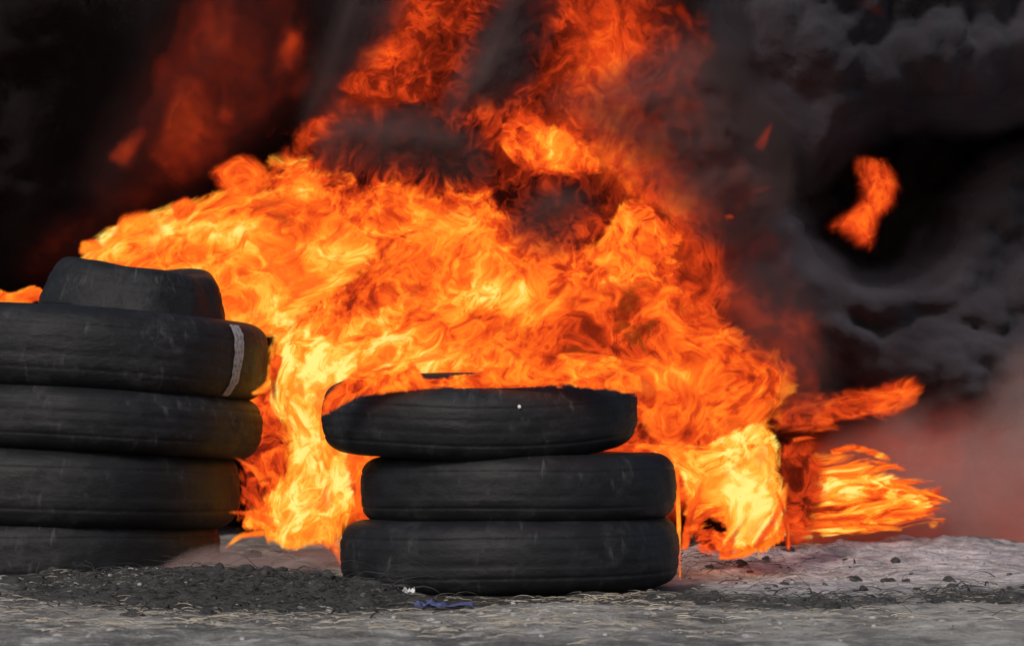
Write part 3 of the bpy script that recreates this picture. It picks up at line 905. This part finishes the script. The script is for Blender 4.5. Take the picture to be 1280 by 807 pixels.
TL = ((72 - 640) / F * 9.52, 1.52)
scatter("dry_grass", "dry bleached grass and straw strewn over the dusty ground", "grass", M_STRAW,
        [(120, 775, 200, 10, 420), (560, 778, 180, 9, 380), (860, 772, 160, 10, 240), (1100, 770, 160, 10, 120), (60, 742, 90, 12, 90), (720, 748, 90, 5, 220), (1080, 715, 140, 14, 240), (180, 722, 60, 8, 60),
         (930, 712, 60, 10, 200), (1230, 730, 60, 14, 200)], (.015, .085), (.0006, .0020), (.0, .35), .12)
scatter("charred_litter", "black charred straw and tyre wire lying on the ash heap between the stacks", "debris", M_CHAR,
        [(250, 742, 110, 13, 800), (420, 750, 70, 9, 500), (60, 738, 90, 9, 220), (1000, 752, 90, 6, 300), (900, 700, 60, 12, 260), (1230, 745, 60, 8, 200)], (.02, .13), (.0008, .004), (.0, .7), .16)
scatter("tyre_wire", "loose springy wires sticking out of the burnt heap", "wire", M_CHAR, [(270, 738, 110, 10, 60), (440, 748, 50, 7, 40), (960, 720, 120, 12, 25)], (.12, .32), (.0008, .0016), (.2, 1.1), .5)
scatter("ash_flakes", "pale ash flakes and curled fibres on the burnt heap", "ash", M_ASH,
        [(260, 734, 110, 14, 45), (430, 744, 60, 9, 25), (1050, 705, 140, 14, 700), (120, 728, 70, 6, 200)], (.012, .05), (.001, .004), (.0, .5), .2)


def clod(V, Fc, p, r, sq):
    bm = bmesh.new()
    bmesh.ops.create_icosphere(bm, subdivisions=2, radius=r)
    s_ = random.uniform(0, 50)
    b = len(V)
    ax = random.uniform(.6, 1.5)
    for v in bm.verts:
        k = 1 + .55 * noise.noise(v.co / r * 1.1 + Vector((s_, 0, 0)))
        V.append((p.x + v.co.x * k * ax, p.y + v.co.y * k, p.z + v.co.z * k * sq))
    for f in bm.faces: Fc.append(tuple(b + v.index for v in f.verts))
    bm.free()


def clods(name, label, cat, mat, zones, rr, sq):
    V, Fc = [], []
    for (cx, cy, rx, ry, n) in zones:
        for _ in range(n):
            px, py = random.gauss(cx, rx), random.gauss(cy, ry)
            if py < 664: continue
            p = ground_at(px, py)
            if math.hypot(p.x, p.y - .55) < .55: continue
            clod(V, Fc, p, rr[0] + (rr[1] - rr[0]) * random.random() ** 3, sq)
    tag(mesh_obj(name, V, Fc, mat), label, cat, kind="stuff")


clods("rubble", "burnt black crumbs and lumps of rubber on the ash heap", "rubble", M_CHAR, [(260, 742, 110, 12, 260), (430, 750, 60, 8, 140), (60, 736, 80, 8, 90), (300, 736, 90, 8, 40), (900, 690, 50, 12, 60), (1010, 735, 110, 14, 70), (1230, 745, 50, 6, 40)], (.004, .028), .7)
clods("pebbles", "grey clods and pebbles scattered over the dusty ground", "pebbles", M_ASH, [(640, 775, 400, 14, 320), (1080, 712, 130, 14, 260), (120, 730, 90, 10, 60)], (.003, .013), .6)


def scrap(name, label, cat, mat, px, py, L, W, seed):
    """A crumpled piece of sheet, thick enough to have an edge."""
    p = ground_at(px, py)
    V, Fc = [], []
    n, mth = 14, 7
    for top in (1, 0):
        for i in range(n + 1):
            for j in range(mth + 1):
                u, w_ = i / n - .5, j / mth - .5
                e = 1 - .35 * noise.noise(Vector((u * 4, w_ * 4, seed)))
                z = .010 + .016 * noise.fractal(Vector((u * 6, w_ * 3, seed + 5)), .8, 2, 3) + .003 * top
                V.append((p.x + u * L * e, p.y + w_ * W * e, p.z + max(z, .002 + .002 * top)))
    k = (n + 1) * (mth + 1)
    for i in range(n):
        for j in range(mth):
            a = i * (mth + 1) + j
            q = (a, a + mth + 1, a + mth + 2, a + 1)
            Fc.append(q); Fc.append(tuple(x + k for x in q[::-1]))
    rim = [i * (mth + 1) for i in range(n + 1)] + [n * (mth + 1) + j for j in range(1, mth + 1)] + [i * (mth + 1) + mth for i in range(n - 1, -1, -1)] + [j for j in range(mth - 1, 0, -1)]
    for a, b in zip(rim, rim[1:] + rim[:1]): Fc.append((a, b, b + k, a + k))
    tag(mesh_obj(name, V, Fc, mat, smooth=False), label, cat)


scrap("plastic_scrap", "crumpled scrap of blue plastic in front of the right stack", "plastic scrap", M_BLUE, 555, 760, .16, .07, 2.2)
scrap("paper_scrap", "tiny white scrap at the right end of the ash heap", "paper scrap", M_WHITE, 511, 751, .035, .03, 6.1)
